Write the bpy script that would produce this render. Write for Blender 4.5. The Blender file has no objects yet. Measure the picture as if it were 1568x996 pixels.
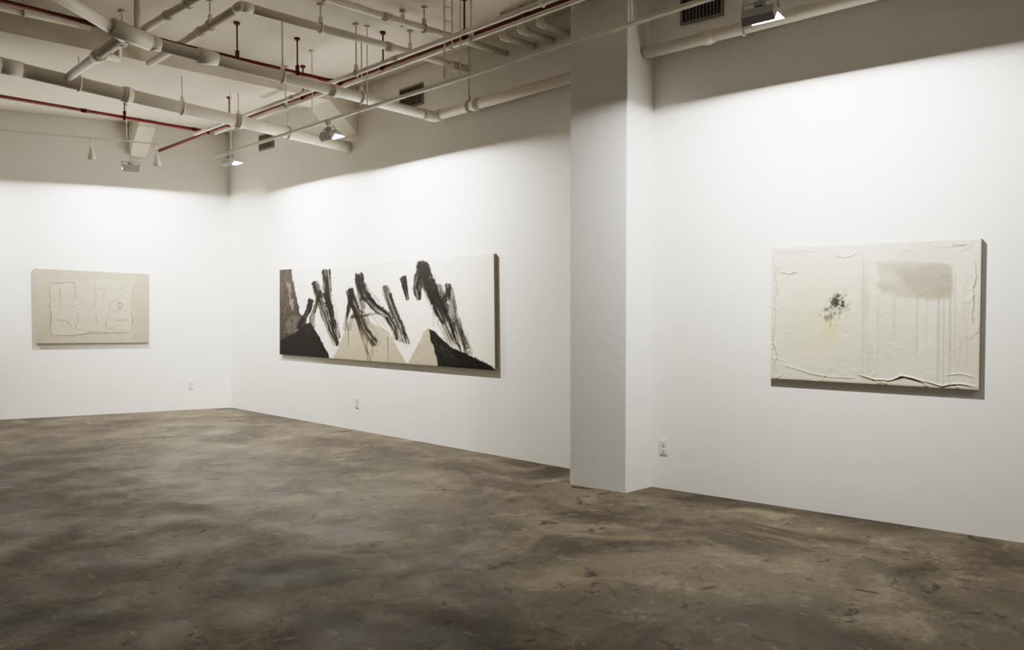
import bpy, bmesh, math, random
import numpy as np
from mathutils import Vector, Matrix
random.seed(3)
S=bpy.context.scene
col=S.collection
def lin(c):
    return tuple(((v/255)/12.92 if v/255<=.04045 else ((v/255+.055)/1.055)**2.4) for v in c)+(1.0,)

# ---------------------------------------------------------------- materials
def newmat(name):
    m=bpy.data.materials.new(name); m.use_nodes=True
    return m,m.node_tree.nodes,m.node_tree.links,m.node_tree.nodes["Principled BSDF"]
def paint(name,c,rough=.6,bump=.1,scale=40,var=.04,metal=0,dist=.002):
    m,n,l,b=newmat(name)
    tc=n.new("ShaderNodeTexCoord")
    nz=n.new("ShaderNodeTexNoise"); nz.inputs["Scale"].default_value=scale; nz.inputs["Detail"].default_value=5
    nz2=n.new("ShaderNodeTexNoise"); nz2.inputs["Scale"].default_value=1.3; nz2.inputs["Detail"].default_value=3
    l.new(tc.outputs["Object"],nz.inputs["Vector"]); l.new(tc.outputs["Object"],nz2.inputs["Vector"])
    r=n.new("ShaderNodeValToRGB"); c=lin(c)
    r.color_ramp.elements[0].position=.3; r.color_ramp.elements[1].position=.7
    r.color_ramp.elements[0].color=(c[0]*(1-var),c[1]*(1-var),c[2]*(1-var),1); r.color_ramp.elements[1].color=c
    l.new(nz2.outputs["Fac"],r.inputs[0]); l.new(r.outputs[0],b.inputs["Base Color"])
    bp=n.new("ShaderNodeBump"); bp.inputs["Strength"].default_value=bump; bp.inputs["Distance"].default_value=dist
    l.new(nz.outputs["Fac"],bp.inputs["Height"]); l.new(bp.outputs[0],b.inputs["Normal"])
    b.inputs["Roughness"].default_value=rough; b.inputs["Metallic"].default_value=metal
    return m
M_wall=paint("wall_paint",(233,231,226),.75,.3,26,.015)
M_col=paint("column_paint",(220,219,217),.7,.8,18,.02)
M_ceil=paint("ceiling_paint",(226,220,209),.85,.6,9,.06)
M_pipe=paint("pipe_white_paint",(226,220,210),.5,.1,30,.05)
M_red=paint("pipe_red_paint",(108,40,33),.45,.1,30,.1)
M_lamp=paint("lamp_enamel",(180,180,178),.4,.02,30,.02)
M_dark=paint("dark_metal",(42,40,38),.5,.05,30,.1)
M_plast=paint("outlet_plastic",(222,219,212),.35,.0,30,.01)
M_grille=paint("grille_metal",(150,145,135),.5,.05,30,.05)
M_side=paint("canvas_edge",(160,153,139),.85,.3,60,.06)

def floor_mat():
    m,n,l,b=newmat("stained_concrete")
    tc=n.new("ShaderNodeTexCoord"); P=tc.outputs["Object"]
    def noise(sc,det,rough=.6,dist=0,vec=P):
        x=n.new("ShaderNodeTexNoise"); x.inputs["Scale"].default_value=sc; x.inputs["Detail"].default_value=det
        x.inputs["Roughness"].default_value=rough; x.inputs["Distortion"].default_value=dist; l.new(vec,x.inputs["Vector"]); return x.outputs["Fac"]
    def ramp(fac,stops):
        r=n.new("ShaderNodeValToRGB"); e=r.color_ramp.elements
        while len(e)<len(stops): e.new(.5)
        for i,(p,c) in enumerate(stops): e[i].position=p; e[i].color=c
        l.new(fac,r.inputs[0]); return r.outputs[0]
    def mix(fac,a,c,mode='MIX'):
        x=n.new("ShaderNodeMix"); x.data_type='RGBA'; x.blend_type=mode
        if isinstance(fac,float): x.inputs[0].default_value=fac
        else: l.new(fac,x.inputs[0])
        for s,v in ((6,a),(7,c)):
            if isinstance(v,tuple): x.inputs[s].default_value=v
            else: l.new(v,x.inputs[s])
        return x.outputs[2]
    base=ramp(noise(.5,8,.62,.4),[(.32,lin((68,62,54))),(.5,lin((92,84,72))),(.70,lin((114,105,90)))])
    pale=ramp(noise(2.1,9,.68,.6),[(.52,(0,0,0,1)),(.66,(.75,.75,.75,1))])
    c=mix(pale,base,lin((124,115,99)))
    dark=ramp(noise(.85,10,.68,.8,),[(.40,(.9,.9,.9,1)),(.52,(0,0,0,1))])
    c=mix(dark,c,lin((60,54,47)))
    spots=ramp(noise(5.5,6,.65,1.0),[(.33,(1,1,1,1)),(.41,(0,0,0,1))])
    c=mix(spots,c,lin((46,41,35)))
    scuff=ramp(noise(11,4,.6,1.6),[(.29,(1,1,1,1)),(.35,(0,0,0,1))])
    c=mix(scuff,c,lin((38,34,29)))
    flecks=ramp(noise(7.5,7,.7,.5),[(.60,(0,0,0,1)),(.68,(.6,.6,.6,1))])
    c=mix(flecks,c,lin((134,125,108)))
    fine=ramp(noise(28,6,.7),[(.3,(.7,.7,.7,1)),(.7,(1.14,1.14,1.14,1))])
    c=mix(1.0,c,fine,'MULTIPLY')
    wv=n.new("ShaderNodeTexNoise"); wv.inputs["Scale"].default_value=1.8; wv.inputs["Detail"].default_value=6; l.new(P,wv.inputs["Vector"])
    add=n.new("ShaderNodeVectorMath"); add.operation='MULTIPLY_ADD'; add.inputs[1].default_value=(.7,.7,.7)
    l.new(wv.outputs["Color"],add.inputs[0]); l.new(P,add.inputs[2])
    vo=n.new("ShaderNodeTexVoronoi"); vo.feature='DISTANCE_TO_EDGE'; vo.inputs["Scale"].default_value=.45; l.new(add.outputs[0],vo.inputs["Vector"])
    cr=ramp(vo.outputs["Distance"],[(0,(.8,.8,.8,1)),(.005,(0,0,0,1))])
    msk=ramp(noise(.7,3),[(.50,(0,0,0,1)),(.58,(1,1,1,1))])
    cm=mix(1.0,cr,msk,'MULTIPLY')
    c=mix(cm,c,lin((40,36,31)))
    l.new(c,b.inputs["Base Color"])
    rr=ramp(noise(2.2,6),[(.3,(.42,.42,.42,1)),(.7,(.65,.65,.65,1))]); l.new(rr,b.inputs["Roughness"])
    bp=n.new("ShaderNodeBump"); bp.inputs["Strength"].default_value=.35; bp.inputs["Distance"].default_value=.01
    l.new(noise(9,8,.7),bp.inputs["Height"]); l.new(bp.outputs[0],b.inputs["Normal"])
    b.inputs["Specular IOR Level"].default_value=.25
    return m
M_floor=floor_mat()

# ---------------------------------------------------------------- mesh helpers
class B:
    def __init__(s): s.bm=bmesh.new(); s.mats=[]
    def mi(s,m):
        if m not in s.mats: s.mats.append(m)
        return s.mats.index(m)
    def _f(s,faces,m,smooth=False):
        i=s.mi(m)
        for f in faces: f.material_index=i; f.smooth=smooth
    def poly(s,pts,m):
        f=s.bm.faces.new([s.bm.verts.new(p) for p in pts]); s._f([f],m)
    def prism(s,pts,z0,z1,m):
        b=[s.bm.verts.new((x,y,z0)) for x,y in pts]; t=[s.bm.verts.new((x,y,z1)) for x,y in pts]
        n=len(pts); fs=[s.bm.faces.new(b[::-1]),s.bm.faces.new(t)]
        for i in range(n): fs.append(s.bm.faces.new((b[i],b[(i+1)%n],t[(i+1)%n],t[i])))
        s._f(fs,m)
    def solid(s,prof,axis_a,axis_b,axis_c,o,c0,c1,m):
        """profile in (a,b) plane extruded along c"""
        o=Vector(o);A=Vector(axis_a);Bx=Vector(axis_b);C=Vector(axis_c)
        b=[s.bm.verts.new(o+A*x+Bx*y+C*c0) for x,y in prof]; t=[s.bm.verts.new(o+A*x+Bx*y+C*c1) for x,y in prof]
        n=len(prof); fs=[s.bm.faces.new(b[::-1]),s.bm.faces.new(t)]
        for i in range(n): fs.append(s.bm.faces.new((b[i],b[(i+1)%n],t[(i+1)%n],t[i])))
        s._f(fs,m)
    def box(s,c,d,m,M=None):
        r=bmesh.ops.create_cube(s.bm,size=1,matrix=(Matrix.Translation(c) if M is None else M)@Matrix.Diagonal((*d,1)))
        s._f({f for v in r["verts"] for f in v.link_faces},m)
    def tube(s,a,b,r,m,r2=None,seg=18):
        a=Vector(a);b=Vector(b);d=b-a
        q=Vector((0,0,1)).rotation_difference(d.normalized()).to_matrix().to_4x4()
        rr=bmesh.ops.create_cone(s.bm,cap_ends=True,segments=seg,radius1=r,radius2=r if r2 is None else r2,depth=d.length,matrix=Matrix.Translation((a+b)/2)@q)
        fs={f for v in rr["verts"] for f in v.link_faces}
        s._f(fs,m,True)
        for f in fs:
            if len(f.verts)>4: f.smooth=False
    def ball(s,c,r,m):
        rr=bmesh.ops.create_uvsphere(s.bm,u_segments=18,v_segments=12,radius=r,matrix=Matrix.Translation(c))
        s._f({f for v in rr["verts"] for f in v.link_faces},m,True)
    def ring(s,c,axis,R,r,m,n=20,k=6):
        q=Vector((0,0,1)).rotation_difference(Vector(axis).normalized()).to_matrix()
        vs=[[s.bm.verts.new(Vector(c)+q@Vector(((R+r*math.cos(2*math.pi*j/k))*math.cos(2*math.pi*i/n),(R+r*math.cos(2*math.pi*j/k))*math.sin(2*math.pi*i/n),r*math.sin(2*math.pi*j/k)))) for j in range(k)] for i in range(n)]
        s._f([s.bm.faces.new((vs[i][j],vs[(i+1)%n][j],vs[(i+1)%n][(j+1)%k],vs[i][(j+1)%k])) for i in range(n) for j in range(k)],m,True)
    def done(s,name,parent=None):
        bmesh.ops.recalc_face_normals(s.bm,faces=s.bm.faces)
        me=bpy.data.meshes.new(name); s.bm.to_mesh(me); s.bm.free()
        for m in s.mats: me.materials.append(m)
        o=bpy.data.objects.new(name,me); col.objects.link(o)
        if parent: o.parent=parent
        return o
def empty(name,loc=(0,0,0)):
    e=bpy.data.objects.new(name,None); e.empty_display_size=.2; col.objects.link(e); return e

# ---------------------------------------------------------------- room shell
CZ=4.42
CT=CZ-.001
XB=5.93
nA=Vector((.26213,.96503,0)); cA=13.783
nC=Vector((.99359,.11305,0)); cC=6.26
def yA(x,off=0): return (cA-off-nA.x*x)/nA.y
def xC(y,off=0): return (cC-off-nC.y*y)/nC.x
b=B(); b.prism([(-12,yA(-12)),(XB,yA(XB)),(XB+.3,yA(XB)+.3),(-12,yA(-12)+.3)],-.05,CZ+.2,M_wall); b.done("wall_left")
b=B(); b.prism([(XB,yA(XB)),(XB,4.6),(XB+.3,4.6),(XB+.3,yA(XB)+.3)],-.05,CZ+.2,M_wall); b.done("wall_back")
b=B(); b.prism([(xC(4.6),4.6),(xC(-10),-10),(xC(-10)+.3,-10),(XB+.3,4.6)],-.05,CZ+.2,M_wall); b.done("wall_right")
b=B(); b.poly([(-12,-10,0),(8.2,-10,0),(8.2,18,0),(-12,18,0)],M_floor); b.done("floor")
b=B(); b.prism([(-12,-10),(8.2,-10),(8.2,18),(-12,18)],CZ,CZ+.2,M_ceil); b.done("ceiling")
b=B(); b.prism([(5.381,4.82),(5.455,4.252),(xC(4.24)+.05,4.247),(5.96,4.87)],-.02,CZ+.05,M_col)
o=b.done("column")
bv=o.modifiers.new("b","BEVEL"); bv.width=.008; bv.segments=2

def beam_x(name,y0,y1,x0,zb,hx,hz):
    b=B(); pr=[(x0,CZ),(x0,zb),(XB-hx,zb),(XB,hz),(XB,CZ)]
    b.solid(pr,(1,0,0),(0,0,1),(0,1,0),(0,0,0),y0,y1,M_ceil); b.done(name)
beam_x("ceiling_beam",8.95,9.45,-12,4.18,.42,3.8)
beam_x("ceiling_beam",4.35,4.8,-12,4.2,.3,4.05)
b=B(); ye=yA(4.75)
b.solid([(ye-.45,CZ),(ye-.40,4.3),(ye,3.92),(ye,CZ)],(0,1,0),(0,0,1),(1,0,0),(0,0,0),4.5,4.75,M_ceil); b.done("ceiling_corbel")

# ---------------------------------------------------------------- pipes
def hanger(b,p,r,axis,m=M_pipe,top=CT,rod=.008):
    p=Vector(p)
    b.ring(p,axis,r+.008,.008,m); b.tube(p+Vector((0,0,r+.01)),(p.x,p.y,top),rod,m,seg=8)
    b.box((p.x,p.y,p.z+r+.035),(.03,.03,.05),m)
    b.tube((p.x,p.y,top-.02),(p.x,p.y,top),.03,m,seg=10)
def coupling(b,p,axis,r,m=M_pipe,w=.05):
    p=Vector(p); a=Vector(axis).normalized()
    b.tube(p-a*w,p+a*w,r*1.15,m); b.tube(p-a*.012,p+a*.012,r*1.28,m)
def lerp(a,b,t): return Vector(a).lerp(Vector(b),t)
def pipe(name,pts,r,m=M_pipe,couple=(),hang=()):
    b=B(); pts=[Vector(p) for p in pts]
    for a,c in zip(pts,pts[1:]): b.tube(a,c,r,m)
    for i,q in enumerate(pts[1:-1]):
        b.ball(q,r*1.15,m)
        for nb in (pts[i],pts[i+2]):
            dd=(nb-q).normalized(); b.tube(q,q+dd*r*2.6,r*1.15,m)
    for seg,t in couple: coupling(b,lerp(pts[seg],pts[seg+1],t),pts[seg+1]-pts[seg],r,m)
    for seg,t in hang: hanger(b,lerp(pts[seg],pts[seg+1],t),r,pts[seg+1]-pts[seg],m)
    return b.done(name)
pipe("white_ceiling_pipe",[(-3,9.5,4.1),(2.02,9.29,3.95),(XB,9.17,3.69)],.07,couple=[(1,.3),(1,.62),(0,.6)],hang=[(1,.18),(1,.45),(1,.78)])
pipe("white_ceiling_pipe",[(1.3,6.75,4.10),(2.59,7.56,3.95),(5.80,7.25,3.73),(5.80,4.85,3.74)],.053,couple=[(1,.06),(1,.62),(2,.3)],hang=[(1,.45),(1,.72),(2,.25),(2,.9)])
b=B(); b.tube((2.59,7.62,3.95),(2.6,9.2,3.93),.042,M_pipe); b.tube((2.45,7.45,3.97),(2.8,7.55,3.94),.075,M_pipe)
b.tube((2.8,7.55,3.94),(2.9,7.53,3.93),.075,M_pipe,.055); b.tube((3.22,7.5,3.91),(3.4,7.48,3.9),.075,M_pipe,.06); b.tube((2.6,8.2,3.94),(2.6,8.34,3.94),.06,M_pipe)
b.tube((2.6,8.25,3.94),(2.95,8.8,4.1),.033,M_pipe); b.tube((2.95,8.8,4.1),(2.98,8.86,CT-.01),.033,M_pipe); b.tube((2.7,7.55,3.95),(2.7,7.55,CT),.028,M_pipe); b.done("pipe_fitting")
pipe("white_ceiling_pipe",[(5.68,4.24,3.72),(xC(-3,.12),-3,3.9)],.048,couple=[(0,.08)],hang=[(0,.12),(0,.35)])
pipe("white_ceiling_pipe",[(XB,6.82,4.2),(3.32,6.82,4.2),(3.3,8.9,4.15)],.038,couple=[(0,.4),(1,.4)],hang=[(0,.3),(0,.7),(1,.3)])
pipe("white_ceiling_pipe",[(XB,6.2,4.22),(1.6,6.2,4.22)],.032,couple=[(0,.35),(0,.6)],hang=[(0,.25),(0,.5)])
pipe("white_ceiling_pipe",[(XB,6.42,4.30),(3.0,6.42,4.30)],.022,hang=[(0,.4)])
pipe("white_ceiling_pipe",[(2.95,4.85,4.12),(2.8,8.9,4.12)],.036,couple=[(0,.6),(0,.75)],hang=[(0,.5),(0,.85)])
pipe("white_ceiling_pipe",[(1.2,5.0,4.25),(1.2,8.9,4.22)],.04,couple=[(0,.7)],hang=[(0,.6)])
pipe("white_ceiling_pipe",[(-3,8.6,4.26),(2.6,8.5,4.26)],.03,hang=[(0,.7),(0,.9)])
for y in (5.3,5.55,5.8): pipe("branch_pipe",[(XB,y,4.2),(5.5,y,4.2),(5.5,y,CT)],.033)
RX,RZ=4.93,4.05
pipe("red_sprinkler_pipe",[(RX,yA(RX)-.005,RZ),(RX+.1,-3,RZ)],.022,M_red,couple=[(0,.11),(0,.32),(0,.5)],hang=[(0,.15),(0,.27),(0,.37),(0,.45)])
pipe("red_sprinkler_pipe",[(-3,10.8,RZ),(RX-.03,11.15,RZ)],.022,M_red,couple=[(0,.8),(0,.98)],hang=[(0,.6),(0,.86)])
pipe("red_sprinkler_pipe",[(-3,7.5,RZ),(3.0,7.83,RZ+.02),(RX-.03,7.82,RZ)],.022,M_red,couple=[(1,.97),(0,.93)],hang=[(1,.4),(1,.75)])

def track(name,a,c,hang_t,top=CT,w=.03):
    a=Vector(a);c=Vector(c);d=(c-a).normalized();s=Vector((0,0,1)).cross(d)
    b=B()
    q=Matrix((d,s,Vector((0,0,1)))).transposed().to_4x4(); q.translation=(a+c)/2
    b.box(None,((c-a).length,w,w),M_pipe,q)
    q2=q.copy(); q2.translation=(a+c)/2-Vector((0,0,w/2)); b.box(None,((c-a).length,w*.4,.004),M_dark,q2)
    for t in hang_t:
        p=lerp(a,c,t); b.tube(p,(p.x,p.y,top),.006,M_pipe,seg=8); b.tube((p.x,p.y,top-.015),(p.x,p.y,top),.03,M_pipe,seg=12)
    return b.done(name)
track("light_track",(4.75,10.6,3.6),(4.75,-2,3.6),[.04,.2,.285,.4,.55,.7,.9])
tA0=Vector((-1.2,yA(-1.2,1.2),3.9)); tA1=Vector((4.5,yA(4.5,1.2),3.92))
track("light_track",tA0,tA1,[.3,.65,.93],w=.02)
pipe("electrical_conduit",[(4.62,10.9,3.93),(4.66,-2,3.93)],.022,couple=[(0,.2),(0,.35)],hang=[(0,.1),(0,.3),(0,.5)])
pipe("electrical_conduit",[(4.82,10.7,3.94),(4.82,-2,3.94)],.018,hang=[(0,.15),(0,.41)])
b=B()
for x in (4.70,4.79): b.tube((x,5.72,3.62),(x,5.72,CT),.008,M_pipe,seg=8)
for z in (3.7,3.8,3.9,4.02,4.14,4.26): b.tube((4.70,5.72,z),(4.79,5.72,z),.006,M_pipe,seg=8)
b.done("trapeze_hanger")

# ---------------------------------------------------------------- lamps
def aim_matrix(loc,d,side):
    z=-Vector(d).normalized(); x=Vector(side).normalized(); y=z.cross(x)
    m=Matrix((x,y,z)).transposed().to_4x4(); m.translation=loc; return m
def washer(loc,fw,zt,power):
    loc=Vector(loc); fw=Vector(fw).normalized(); up=Vector((0,0,1)); sd=up.cross(fw)
    e=empty("wall_washer_light")
    prof=[(-.040,-.062),(-.070,-.02),(-.052,.036),(.02,.047),(.12,-.010)]
    P=lambda a,z,s: loc+fw*a+up*z+sd*s
    W=.105
    b=B()
    for p0,p1 in zip(prof,prof[1:]):
        b.poly([P(*p0,-W),P(*p1,-W),P(*p1,W),P(*p0,W)],M_lamp)
    for s in (-W,W): b.poly([P(*p,s) for p in [(-.040,-.062),(-.070,-.02),(-.052,.036),(.02,.047),(.12,-.010),(.0,-.004)]],M_lamp)
    b.done("housing",e)
    b=B()
    b.tube(P(-.02,.06,0),P(-.02,zt-loc.z,0),.010,M_lamp,seg=12)
    b.box(P(-.02,zt-loc.z-.03,0),(.04,.04,.06),M_lamp)
    b.box(P(-.02,.06,0),(.055,.055,.03),M_lamp)
    for s in (-W-.01,W+.01): b.tube(P(0,.02,s),P(-.02,.075,s),.005,M_lamp,seg=8)
    b.tube(P(-.02,.075,-W-.01),P(-.02,.075,W+.01),.005,M_lamp,seg=8)
    b.done("bracket",e)
    L=bpy.data.lights.new("lamp",'AREA'); L.shape='RECTANGLE'; L.size=.16; L.size_y=.014; L.energy=power; L.color=(1,.965,.91)
    o=bpy.data.objects.new("lamp",L); col.objects.link(o); o.parent=e
    o.matrix_world=aim_matrix(P(0,.006,0),fw*math.cos(math.radians(42))-up*math.sin(math.radians(42)),sd)
PW=100
washer((4.729,10.061,3.46),(1,0,0),3.59,PW)
washer((4.729,7.689,3.43),(1,0,0),3.59,PW)
washer((4.77,2.657,3.40),nC,3.59,PW)
washer((4.77,-.6,3.40),nC,3.59,PW*.15)
washer((4.144,yA(4.144,1.2),3.555),nA,3.9,PW*.85)
washer((1.3,yA(1.3,1.2),3.555),nA,3.9,PW*.7)

def spot(loc,zt,d):
    loc=Vector(loc); d=Vector(d).normalized(); b=B()
    b.tube(loc-d*.05,loc+d*.07,.03,M_pipe,.055); b.tube(loc-d*.09,loc-d*.05,.026,M_pipe,.03)
    b.tube(loc+d*.071,loc+d*.073,.045,M_dark)
    b.tube(loc-d*.04,(loc.x,loc.y,zt),.009,M_pipe,seg=8); b.box((loc.x,loc.y,zt-.03),(.04,.04,.06),M_pipe)
    b.done("spotlight")
spot((3.677,yA(3.677,1.2),3.7),3.9,(.1,.3,-1)); spot((4.47,yA(4.47,1.2),3.68),3.9,(.1,.2,-1))

# ---------------------------------------------------------------- vents + outlets
def vent(y0,y1,z0,z1,xf):
    b=B()
    fr=.02
    def pl(ya,yb,za,zb,o0,o1,m):
        b.prism([(xf(ya)-o0,ya),(xf(yb)-o0,yb),(xf(yb)-o1,yb),(xf(ya)-o1,ya)],za,zb,m)
    pl(y0,y1,z0,z1,0,.004,M_dark)
    pl(y0-fr,y0,z0-fr,z1+fr,0,.02,M_grille); pl(y1,y1+fr,z0-fr,z1+fr,0,.02,M_grille)
    pl(y0,y1,z0-fr,z0,0,.02,M_grille); pl(y0,y1,z1,z1+fr,0,.02,M_grille)
    n=int((y1-y0)/.03)
    for i in range(1,n):
        y=y0+(y1-y0)*i/n; pl(y-.004,y+.004,z0,z1,.004,.016,M_grille)
    b.done("air_vent")
vent(7.62,8.03,3.98,4.19,lambda y:XB)
vent(11.2,11.6,4.0,4.2,lambda y:XB)
vent(3.63,3.97,3.95,4.24,lambda y:xC(y))
def outlet(p,n):
    p=Vector(p);n=-Vector(n);up=Vector((0,0,1));s=up.cross(n)
    q=Matrix((s,up,n)).transposed().to_4x4(); b=B()
    def bx(u,v,o,du,dv,do,m):
        qq=q.copy(); qq.translation=p+s*u+up*v+n*o; b.box(None,(du,dv,do),m,qq)
    bx(0,0,.004,.08,.125,.008,M_plast)
    for v in (-.03,.03):
        bx(0,v,.009,.036,.034,.006,M_plast)
        for u in (-.008,.008): bx(u,v+.003,.0125,.003,.012,.001,M_dark)
        bx(0,v-.01,.0125,.006,.006,.001,M_dark)
    bx(0,0,.009,.006,.006,.003,M_grille)
    b.done("electrical_outlet")
outlet((5.33,yA(5.33),.39),nA); outlet((XB,9.02,.36),(1,0,0)); outlet((xC(4.13),4.13,.36),nC)

# ---------------------------------------------------------------- paintings
def vn(U,V,fx,fy,seed):
    r=np.random.RandomState(seed).rand(int(fy)+3,int(fx)+3)
    x=U*fx;y=V*fy;i=np.clip(np.floor(x).astype(int),0,int(fx)+1);j=np.clip(np.floor(y).astype(int),0,int(fy)+1)
    a=x-i;c=y-j;a=a*a*(3-2*a);c=c*c*(3-2*c)
    return (r[j,i]*(1-a)+r[j,i+1]*a)*(1-c)+(r[j+1,i]*(1-a)+r[j+1,i+1]*a)*c
def fbm(U,V,fx,fy,seed,o=4):
    t=0;w=0
    for k in range(o):
        t=t+vn(U,V,fx*2**k,fy*2**k,seed+k*7)*.55**k; w+=.55**k
    return t/w
def homog(src,dst):
    A=[];bb=[]
    for (x,y),(u,v) in zip(src,dst):
        A+= [[x,y,1,0,0,0,-u*x,-u*y],[0,0,0,x,y,1,-v*x,-v*y]]; bb+=[u,v]
    return np.append(np.linalg.solve(np.array(A,float),np.array(bb,float)),1).reshape(3,3)
UNIT=[(0,1),(1,1),(1,0),(0,0)]
ss=lambda a,b,x: (lambda t:t*t*(3-2*t))(np.clip((x-a)/(b-a),0,1))
def segdist(X,Y,pts):
    best=np.full(X.shape,1e9);T=np.zeros(X.shape);Sd=np.zeros(X.shape)
    L=[0]
    for p,q in zip(pts,pts[1:]): L.append(L[-1]+math.hypot(q[0]-p[0],q[1]-p[1]))
    for k,(p,q) in enumerate(zip(pts,pts[1:])):
        dx,dy=q[0]-p[0],q[1]-p[1];l2=dx*dx+dy*dy
        t=np.clip(((X-p[0])*dx+(Y-p[1])*dy)/l2,0,1)
        ex=X-p[0]-t*dx;ey=Y-p[1]-t*dy;d=np.hypot(ex,ey)
        m=d<best; best=np.where(m,d,best); T=np.where(m,(L[k]+t*math.sqrt(l2))/L[-1],T); Sd=np.where(m,(ex*dy-ey*dx)/math.sqrt(l2),Sd)
    return best,T,Sd,L[-1]
def inpoly(X,Y,P):
    r=np.zeros(X.shape,bool)
    for (x0,y0),(x1,y1) in zip(P,P[1:]+P[:1]):
        if y0==y1: continue
        r^=((y0>Y)!=(y1>Y))&(X<(x1-x0)*(Y-y0)/(y1-y0)+x0)
    return r
def polycov(X,Y,P,N,amp=2.5,soft=.8):
    d,_,_,_=segdist(X,Y,P+P[:1]); sd=np.where(inpoly(X,Y,P),d,-d)
    return ss(-soft,soft,sd+(N-.5)*2*amp)
def srgb2lin(C): 
    C=np.clip(C/255.,0,1); return np.where(C<=.04045,C/12.92,((C+.055)/1.055)**2.4)
def painting(name,corners,n,depth,nu,nv,pxquad,fn,rough=.8):
    """corners: TL,TR,BR,BL world positions of the canvas face"""
    TL,TR,BR,BL=[Vector(c) for c in corners]; n=Vector(n).normalized()
    e=empty(name)
    b=B()
    f=[BL,BR,TR,TL]; bk=[p-n*depth for p in f]
    vs=[b.bm.verts.new(p-n*.001) for p in f]+[b.bm.verts.new(p) for p in bk]
    for idx in ((0,1,2,3),(4,5,6,7),(0,1,5,4),(1,2,6,5),(2,3,7,6),(3,0,4,7)): b.bm.faces.new([vs[i] for i in idx])
    b._f(b.bm.faces,M_side); b.done("stretched_canvas",e)
    u=np.linspace(0,1,nu);v=np.linspace(0,1,nv);U,V=np.meshgrid(u,v)
    H=homog(UNIT,pxquad); w=H[2,0]*U+H[2,1]*V+H[2,2]
    X=(H[0,0]*U+H[0,1]*V+H[0,2])/w; Y=(H[1,0]*U+H[1,1]*V+H[1,2])/w
    C,D=fn(U,V,X,Y)
    ed=np.minimum(np.minimum(U,1-U)*nu,np.minimum(V,1-V)*nv)
    D=D*ss(0,3,ed)+.0005
    TLa,TRa,BRa,BLa=[np.array(p) for p in (TL,TR,BR,BL)]
    U3,V3=U[...,None],V[...,None]
    Pn=(BLa*(1-U3)+BRa*U3)*(1-V3)+(TLa*(1-U3)+TRa*U3)*V3+np.array(n)*D[...,None]
    me=bpy.data.meshes.new("painted_surface")
    idx=np.arange(nu*nv).reshape(nv,nu)
    q=np.stack([idx[:-1,:-1],idx[:-1,1:],idx[1:,1:],idx[1:,:-1]],-1).reshape(-1,4)
    me.from_pydata(Pn.reshape(-1,3).tolist(),[],q.tolist())
    at=me.color_attributes.new("paint","FLOAT_COLOR","POINT")
    rgba=np.ones((nu*nv,4)); rgba[:,:3]=srgb2lin(C).reshape(-1,3); at.data.foreach_set("color",rgba.ravel().astype(np.float32))
    me.polygons.foreach_set("use_smooth",[True]*len(me.polygons)); me.update()
    m,nn,l,bs=newmat(name+"_paint")
    a=nn.new("ShaderNodeVertexColor"); a.layer_name="paint"; l.new(a.outputs[0],bs.inputs["Base Color"]); bs.inputs["Roughness"].default_value=rough
    bs.inputs["Specular IOR Level"].default_value=.2
    tx=nn.new("ShaderNodeTexNoise"); tx.inputs["Scale"].default_value=90; tc=nn.new("ShaderNodeTexCoord"); l.new(tc.outputs["Object"],tx.inputs["Vector"])
    bp=nn.new("ShaderNodeBump"); bp.inputs["Strength"].default_value=.15; bp.inputs["Distance"].default_value=.003; l.new(tx.outputs["Fac"],bp.inputs["Height"]); l.new(bp.outputs[0],bs.inputs["Normal"])
    me.materials.append(m)
    o=bpy.data.objects.new("painted_surface",me); col.objects.link(o); o.parent=e
def blend(C,c,a): return C*(1-a[...,None])+np.array(c,float)*a[...,None]

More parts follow.
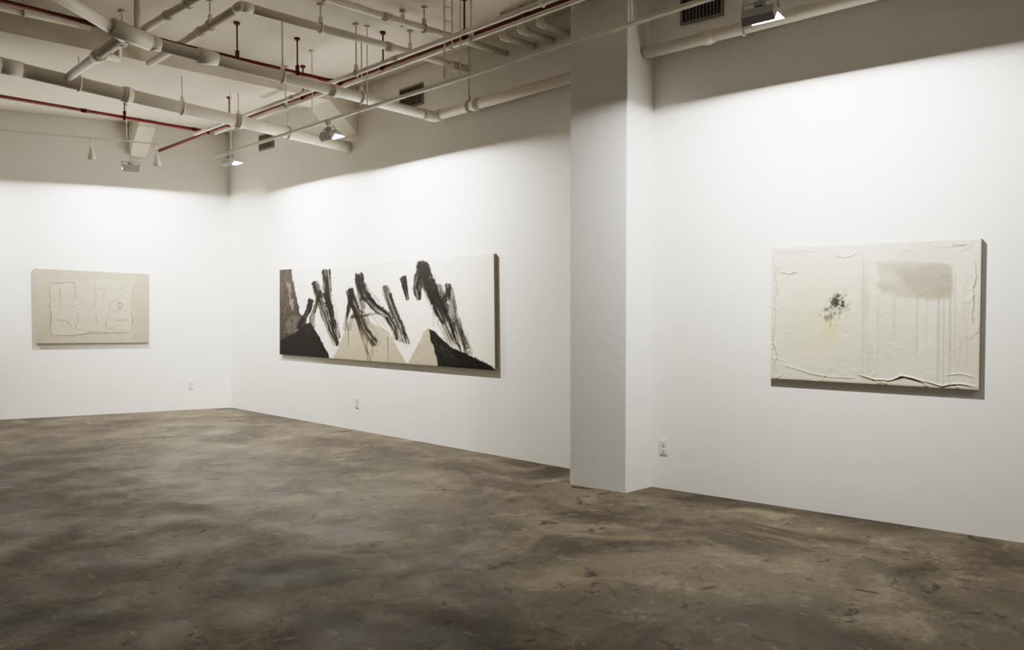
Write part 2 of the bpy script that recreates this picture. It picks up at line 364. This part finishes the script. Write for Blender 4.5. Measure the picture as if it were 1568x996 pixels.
def mountains(U,V,X,Y):
    N1=fbm(U,V,60,16,1,4);N2=fbm(U,V,200,50,5,3);N3=fbm(U,V,14,5,9,4)
    C=np.ones(U.shape+(3,))*np.array([226,221,209.]); C=C-(N3[...,None]-.5)*8
    ink=(27,25,23)
    tan=(162,151,131)
    for P in ([(508,552),(527,512),(536,484),(545,470),(556,474),(566,492),(582,500),(596,508),(608,530),(624,560)],
              [(624,560),(640,528),(655,499),(664,515),(674,562)]):
        C=blend(C,tan,polycov(X,Y,P,N1,2)*(.75+.35*N2))
    a=polycov(X,Y,[(424,410),(446,410),(450,432),(455,458),(459,478),(470,490),(462,520),(440,560),(424,560)],N1,3)
    C=blend(C,(52,47,43),a*(.86+.2*N2))
    a=ss(.5,.62,fbm(U,V,120,12,33,3))*ss(455,436,X)*ss(400,430,Y)*ss(500,470,Y); C=blend(C,(92,86,79),a*.5)
    d,t,s,L=segdist(X+(N1-.5)*6,Y,[(442,436),(444,455),(449,474)]); C=blend(C,(160,153,143),ss(3.0,.6,d+(N2-.5)*6)*.5)
    a=polycov(X,Y,[(440,488),(462,482),(468,498),(450,512),(434,508)],N1,5); C=blend(C,(110,104,96),a*(N2>.5)*.6)
    for P in ([(424,560),(430,520),(452,510),(466,496),(475,493),(484,508),(495,527),(506,552)],
              [(655,500),(666,508),(680,522),(694,533),(712,541),(728,549),(745,556),(762,566),(762,575),(672,572),(668,545)]):
        C=blend(C,ink,polycov(X,Y,P,N1,2)*(.93+.07*N2))
    C=blend(C,(90,84,77),polycov(X,Y,[(660,512),(676,528),(700,545),(690,552),(668,536)],N1,4)*ss(.55,.68,N2)*.5)
    for P,w,al in (([(498,440),(508,470),(516,510)],9,.55),([(545,460),(560,490),(574,524)],11,.6),([(556,440),(578,470),(600,490),(614,518)],11,.55),
                ([(540,470),(534,500)],8,.5),([(590,445),(604,480),(622,524)],10,.7),([(655,430),(672,470),(692,520)],15,.6),([(686,450),(700,500),(716,538)],12,.75),([(484,445),(500,490),(512,522)],8,.5),([(640,440),(664,440)],8,.4),([(560,470),(590,500)],8,.35),([(555,490),(575,515)],9,.35)):
        d,t,s,L=segdist(X,Y,P); st=vn(np.clip(s/w*.5+.5,0,1),t,12,max(3,L/16),int(P[0][0]))
        C=blend(C,(98,94,88),ss(1,.4,d/w+(N1-.5)*.8)*ss(.35,.6,st*.7+N2*.3)*al)
    st=[([(474,462),(472,474),(466,487),(458,500)],4.2,3,1,.15),
        ([(483,436),(486,448),(490,462),(497,484),(505,505),(515,526)],4.6,4,1,.4),
        ([(489,448),(483,466),(478,490),(480,500)],2.2,2.6,.9,.3),
        ([(499,419),(501,436),(500,452),(505,475),(511,497),(517,516)],5.4,3.8,1,.4),
        ([(497,452),(504,470),(512,500)],3.8,2.8,1,.4),
        ([(536,447),(541,462),(549,483),(560,507),(574,524)],4.8,4.8,1,.4),
        ([(537,455),(534,474),(530,492),(527,505)],3,1.8,1,.4),
        ([(541,470),(548,492),(556,520),(566,552)],2,1.2,.8,.45),
        ([(550,425),(554,441),(562,458),(578,474),(592,482),(603,500),(608,516)],6,4,1,.35),
        ([(548,428),(551,448),(556,470)],5,3,1,.3),
        ([(553,458),(566,456),(580,470),(594,478)],2.2,2.2,.85,.4),
        ([(540,486),(556,484),(574,480)],1.8,1.4,.8,.4),
        ([(591,441),(595,456),(603,476),(612,498),(622,520)],4,4.5,.8,.6),
        ([(598,452),(606,474),(617,500),(626,526)],2.2,1.8,1,.45),
        ([(618,427),(621,440),(624,458)],4.4,2.2,1,.2),
        ([(648,412),(644,424),(640,440),(642,456)],9,3.5,1,.2),
        ([(650,416),(656,434),(666,456),(678,484),(690,512),(704,542)],9,4.5,1,.45),
        ([(661,434),(666,448),(672,468),(680,492)],5,3,1,.35),
        ([(672,440),(676,456),(686,478),(698,502),(712,530)],4.5,5,.75,.6),
        ([(687,438),(686,450),(680,462),(684,474)],4.2,3,.9,.35),
        ([(689,444),(692,464),(700,492),(710,520),(720,542)],4,4.2,.7,.55),
        ([(700,540),(720,548),(740,554),(756,563)],3,1.8,1,.3)]
    for k,(P,w0,w1,al,dry) in enumerate(st):
        d,t,s,L=segdist(X+(N3-.5)*5,Y+(N1-.5)*4,P); w=(w0*(1-t)+w1*t)*1.2
        sn=np.clip(s/w*.5+.5,0,1); br=vn(sn,t,9,max(2,L/22),100+k)*.6+vn(sn,t,22,max(2,L/12),200+k)*.4
        cov=ss(-.28,.2,1-d/w+(N1-.5)*.8+(N2-.5)*.5)
        gap=ss(.60-dry*.5*t-.04,.60-dry*.5*t+.12,br)*min(1,dry*2.2)
        C=blend(C,ink,cov*(1-gap*(.38+.48*t))*al)
    for k,(x,y0,y1) in enumerate([(562,520,556),(570,520,548),(594,516,552),(533,500,530),(711,525,550),(664,470,500)]):
        d,t,s,L=segdist(X,Y,[(x,y0),(x+.6,y1)]); C=blend(C,ink,ss(1.0,.3,d)*(.6-.3*t))
    rs=np.random.RandomState(4)
    for k in range(60):
        x=rs.uniform(440,735);y=rs.uniform(480,556);r=rs.uniform(.2,.7); C=blend(C,ink,ss(r+.4,r-.2,np.hypot(X-x,Y-y))*.6)
    return C,(N1-.5)*.002+ .001

def ridge(X,Y,pts,w,h,N,amp=3):
    d,t,s,L=segdist(X+(N-.5)*amp*2,Y+(N-.5)*amp,pts)
    return h*np.exp(-(d/w)**2)*np.clip(np.minimum(t,1-t)*8+.25,0,1)
def collage(U,V,X,Y):
    N1=fbm(U,V,14,10,11,4);N2=fbm(U,V,70,50,12,3);N3=fbm(U,V,5,4,13,4)
    C=np.ones(U.shape+(3,))*np.array([166,158,142.]); C-=(N2[...,None]-.5)*14
    C=blend(C,(154,146,130),ss(203,207,X)*.5)
    sheet=polycov(X,Y,[(78,434),(110,430),(150,431),(190,430),(205,433),(204,470),(205,508),(160,509),(120,513),(80,514),(79,480)],N1,3,1.2)
    C=blend(C,(176,169,155),sheet*(.75+.3*N3))
    D=sheet*.001
    R=[[(78,434),(79,470),(80,513)],[(80,513),(110,514),(140,509),(172,510),(200,508)],[(78,434),(115,431),(118,436)],[(205,433),(203,470),(205,508)],
       [(116,432),(119,444),(114,460)],[(121,480),(117,505)],[(146,432),(150,450),(147,470)],[(149,480),(151,500)],[(82,448),(94,450),(90,462)],[(165,440),(160,460)],[(168,480),(163,505)],
       [(88,488),(104,492),(112,500)],[(130,508),(148,506),(170,509)],[(94,438),(96,460),(92,480)],[(170,486),(186,492),(196,488)],[(110,470),(124,466),(132,456)],[(186,440),(196,446)]]
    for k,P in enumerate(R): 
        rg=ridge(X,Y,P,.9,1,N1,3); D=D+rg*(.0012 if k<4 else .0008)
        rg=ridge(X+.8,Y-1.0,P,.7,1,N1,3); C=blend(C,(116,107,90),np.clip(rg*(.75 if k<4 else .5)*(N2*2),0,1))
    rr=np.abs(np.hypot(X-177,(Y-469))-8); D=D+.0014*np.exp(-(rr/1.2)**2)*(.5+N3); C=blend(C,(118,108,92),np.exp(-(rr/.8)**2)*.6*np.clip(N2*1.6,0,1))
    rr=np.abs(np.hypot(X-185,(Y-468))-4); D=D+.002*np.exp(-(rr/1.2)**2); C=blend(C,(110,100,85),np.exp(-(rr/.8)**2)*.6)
    rg=1-np.abs(2*fbm(U,V,9,7,31,3)-1); D=D+sheet*ss(.93,1,rg)*.0008; C=blend(C,(128,118,102),sheet*ss(.955,.995,rg)*.35)
    return C,D+(N2-.5)*.001
def stained(U,V,X,Y):
    N1=fbm(U,V,12,9,21,4);N2=fbm(U,V,60,42,22,3);N3=fbm(U,V,4,3,23,4)
    C=np.ones(U.shape+(3,))*np.array([206,202,186.]); C-=(N3[...,None]-.5)*np.array([14,16,24])
    def blotch(x,y,rx,ry,c,a):  # soft-edged elliptical stain in the canvas paint
        nonlocal C
        d=np.hypot((X-x)/rx,(Y-y)/ry)+(N1-.5)*.9; C=blend(C,c,ss(1.1,.2,d)*a)
    blotch(1250,500,70,60,(199,191,157),.5); blotch(1275,505,28,26,(188,175,130),.45); blotch(1325,460,9,75,(174,168,140),.6); blotch(1330,545,14,40,(180,174,148),.5)
    blotch(1380,500,60,90,(189,183,165),.5); blotch(1210,500,30,60,(196,190,165),.4); blotch(1310,520,40,60,(189,183,158),.4); blotch(1470,520,40,70,(191,186,170),.4)
    a=polycov(X,Y,[(1342,404),(1372,402),(1440,402),(1463,406),(1460,430),(1455,458),(1420,460),(1380,456),(1348,452),(1342,440),(1350,428)],N1,6,4)
    C=blend(C,(158,151,137),a*(.45+.5*fbm(U,V,7,16,41,3)))
    a=polycov(X,Y,[(1372,412),(1400,414),(1460,404),(1458,452),(1410,455),(1385,440)],N1,8,5); C=blend(C,(140,133,119),a*.42)
    blotch(1365,425,18,12,(194,188,172),.5)
    for x,y0,y1,w,al in ((1405,455,548,2.5,.4),(1438,455,585,3.2,.5),(1446,455,590,2,.5),(1456,440,592,2.6,.5),(1464,420,560,2,.35),(1370,455,520,4,.25),(1322,395,580,3,.35),(1345,455,575,3,.25),(1420,455,530,3,.25)):
        d,t,s,L=segdist(X+(N2-.5)*2,Y,[(x,y0),(x-2,y1)]); C=blend(C,(150,142,122),ss(w,w*.3,d)*al*(1-.4*t))
    NN=fbm(U,V,50,36,51,3)
    d=np.hypot((X-1281)/26,(Y-466)/26); C=blend(C,(130,128,118),ss(.38,.72,NN-.25*d+.15)*ss(1.2,.4,d)*.6)
    d=np.hypot((X-1281)/15,(Y-465)/14); C=blend(C,(48,50,50),ss(.42,.64,NN-.42*d+.22)*ss(1.3,.6,d)*.88)
    d=np.hypot((X-1270)/20,(Y-476)/24); C=blend(C,(88,88,80),ss(.5,.7,NN-.3*d+.18)*ss(1.3,.6,d)*.65)
    rs=np.random.RandomState(8)
    for k in range(15):
        an=rs.uniform(0,6.28);L=rs.uniform(10,26);dd,t,s,_=segdist(X+(N2-.5)*5,Y+(N1-.5)*6,[(1281,465),(1281+math.cos(an)*L,465+math.sin(an)*L*.9)])
        C=blend(C,(60,60,57),ss(2.0,.5,dd+t*1.4)*.62)
    for k in range(45):
        x=1276+rs.randn()*15;y=470+rs.randn()*15;r=rs.uniform(.2,1.0); C=blend(C,(80,80,74),ss(r+.5,r-.3,np.hypot(X-x,Y-y))*.55)
    for P in ([(1273,482),(1271,500)],[(1284,480),(1285,490)]):
        d,t,s,L=segdist(X,Y,P); C=blend(C,(140,124,68),ss(1.8,.6,d)*.5)
    d,t,s,L=segdist(X,Y,[(1459,377),(1462,374),(1464,378),(1468,374),(1470,378),(1474,375),(1477,378),(1481,375)]); C=blend(C,(100,94,82),ss(1.0,.4,d)*.7)
    D=(N1-.5)*.003
    R=[[(1183,405),(1190,408),(1186,420),(1190,440),(1185,462),(1188,490),(1184,520),(1190,545),(1186,566)],[(1192,416),(1205,419),(1222,416)],[(1280,393),(1292,395),(1305,391),(1312,386)],
       [(1313,384),(1316,420),(1312,470),(1317,520)],[(1200,560),(1240,572),(1270,577),(1308,578)],[(1312,573),(1335,580),(1360,583),(1380,577),(1400,580),(1420,588)],[(1368,580),(1385,576),(1410,582),(1440,590),(1470,588),(1495,592)],
       [(1494,395),(1496,420),(1489,440),(1492,460),(1488,482),(1493,500)],[(1476,395),(1480,420),(1477,470),(1480,540),(1476,570)],[(1445,575),(1470,572),(1492,577)],[(1420,375),(1450,378),(1490,372)],[(1185,385),(1230,384),(1260,387)],
       [(1465,500),(1469,530),(1464,560)]]
    H=[.0035,.0035,.003,.001,.0025,.005,.005,.004,.0012,.0025,.0015,.0015,.001]
    for k,P in enumerate(R):
        D=D+ridge(X,Y,P,1.3,H[k],N1,5)
        C=blend(C,(132,122,100),np.clip(ridge(X,Y-1.6,P,.9,1,N1,5)*H[k]/.005*.7,0,1))
    rg=1-np.abs(2*fbm(U,V,6,5,61,3)-1); ed=np.clip(1-np.minimum(np.minimum(U,1-U)*10,np.minimum(V,1-V)*7),0,1)
    D=D+ss(.92,1,rg)*.003*ed+ed*.002
    return C,D+(N2-.5)*.001
painting("mountain_painting",[(5.89,10.97,2.165),(5.89,6.36,2.155),(5.89,6.34,.915),(5.89,10.99,.925)],(-1,0,0),.039,760,210,[(428,414),(756,389),(759,567),(427,543)],mountains,.6)
painting("collage_painting",[(3.28,yA(3.28,.045),2.18),(4.75,yA(4.75,.045),2.135),(4.74,yA(4.74,.045),1.08),(3.28,yA(3.28,.045),1.09)],-nA,.044,330,240,[(53,411),(228,420),(228,525),(54,526)],collage)
painting("stained_painting",[(xC(3.18,.033),3.18,2.025),(xC(1.75,.033),1.75,2.015),(xC(1.75,.033),1.75,.997),(xC(3.18,.033),3.18,1.005)],-nC,.031,440,310,[(1181,381),(1504,365),(1499,597),(1179,580)],stained)

# ---------------------------------------------------------------- world + camera
w=bpy.data.worlds.new("World"); S.world=w; w.use_nodes=True
bg=w.node_tree.nodes["Background"]; bg.inputs[0].default_value=(1,.96,.89,1); bg.inputs[1].default_value=.25
cd=bpy.data.cameras.new("Camera"); cam=bpy.data.objects.new("Camera",cd); col.objects.link(cam)
cam.location=(0,0,1.5); cam.rotation_euler=(math.radians(90-1.7),0,math.radians(45.908-90))
cd.sensor_width=36; cd.lens=36*1250/1568; cd.shift_y=(483+1250*math.tan(math.radians(1.7))-498)/1568
cd.clip_end=100
S.camera=cam
S.view_settings.view_transform='Filmic'
S.view_settings.look='High Contrast'
S.view_settings.exposure=.28
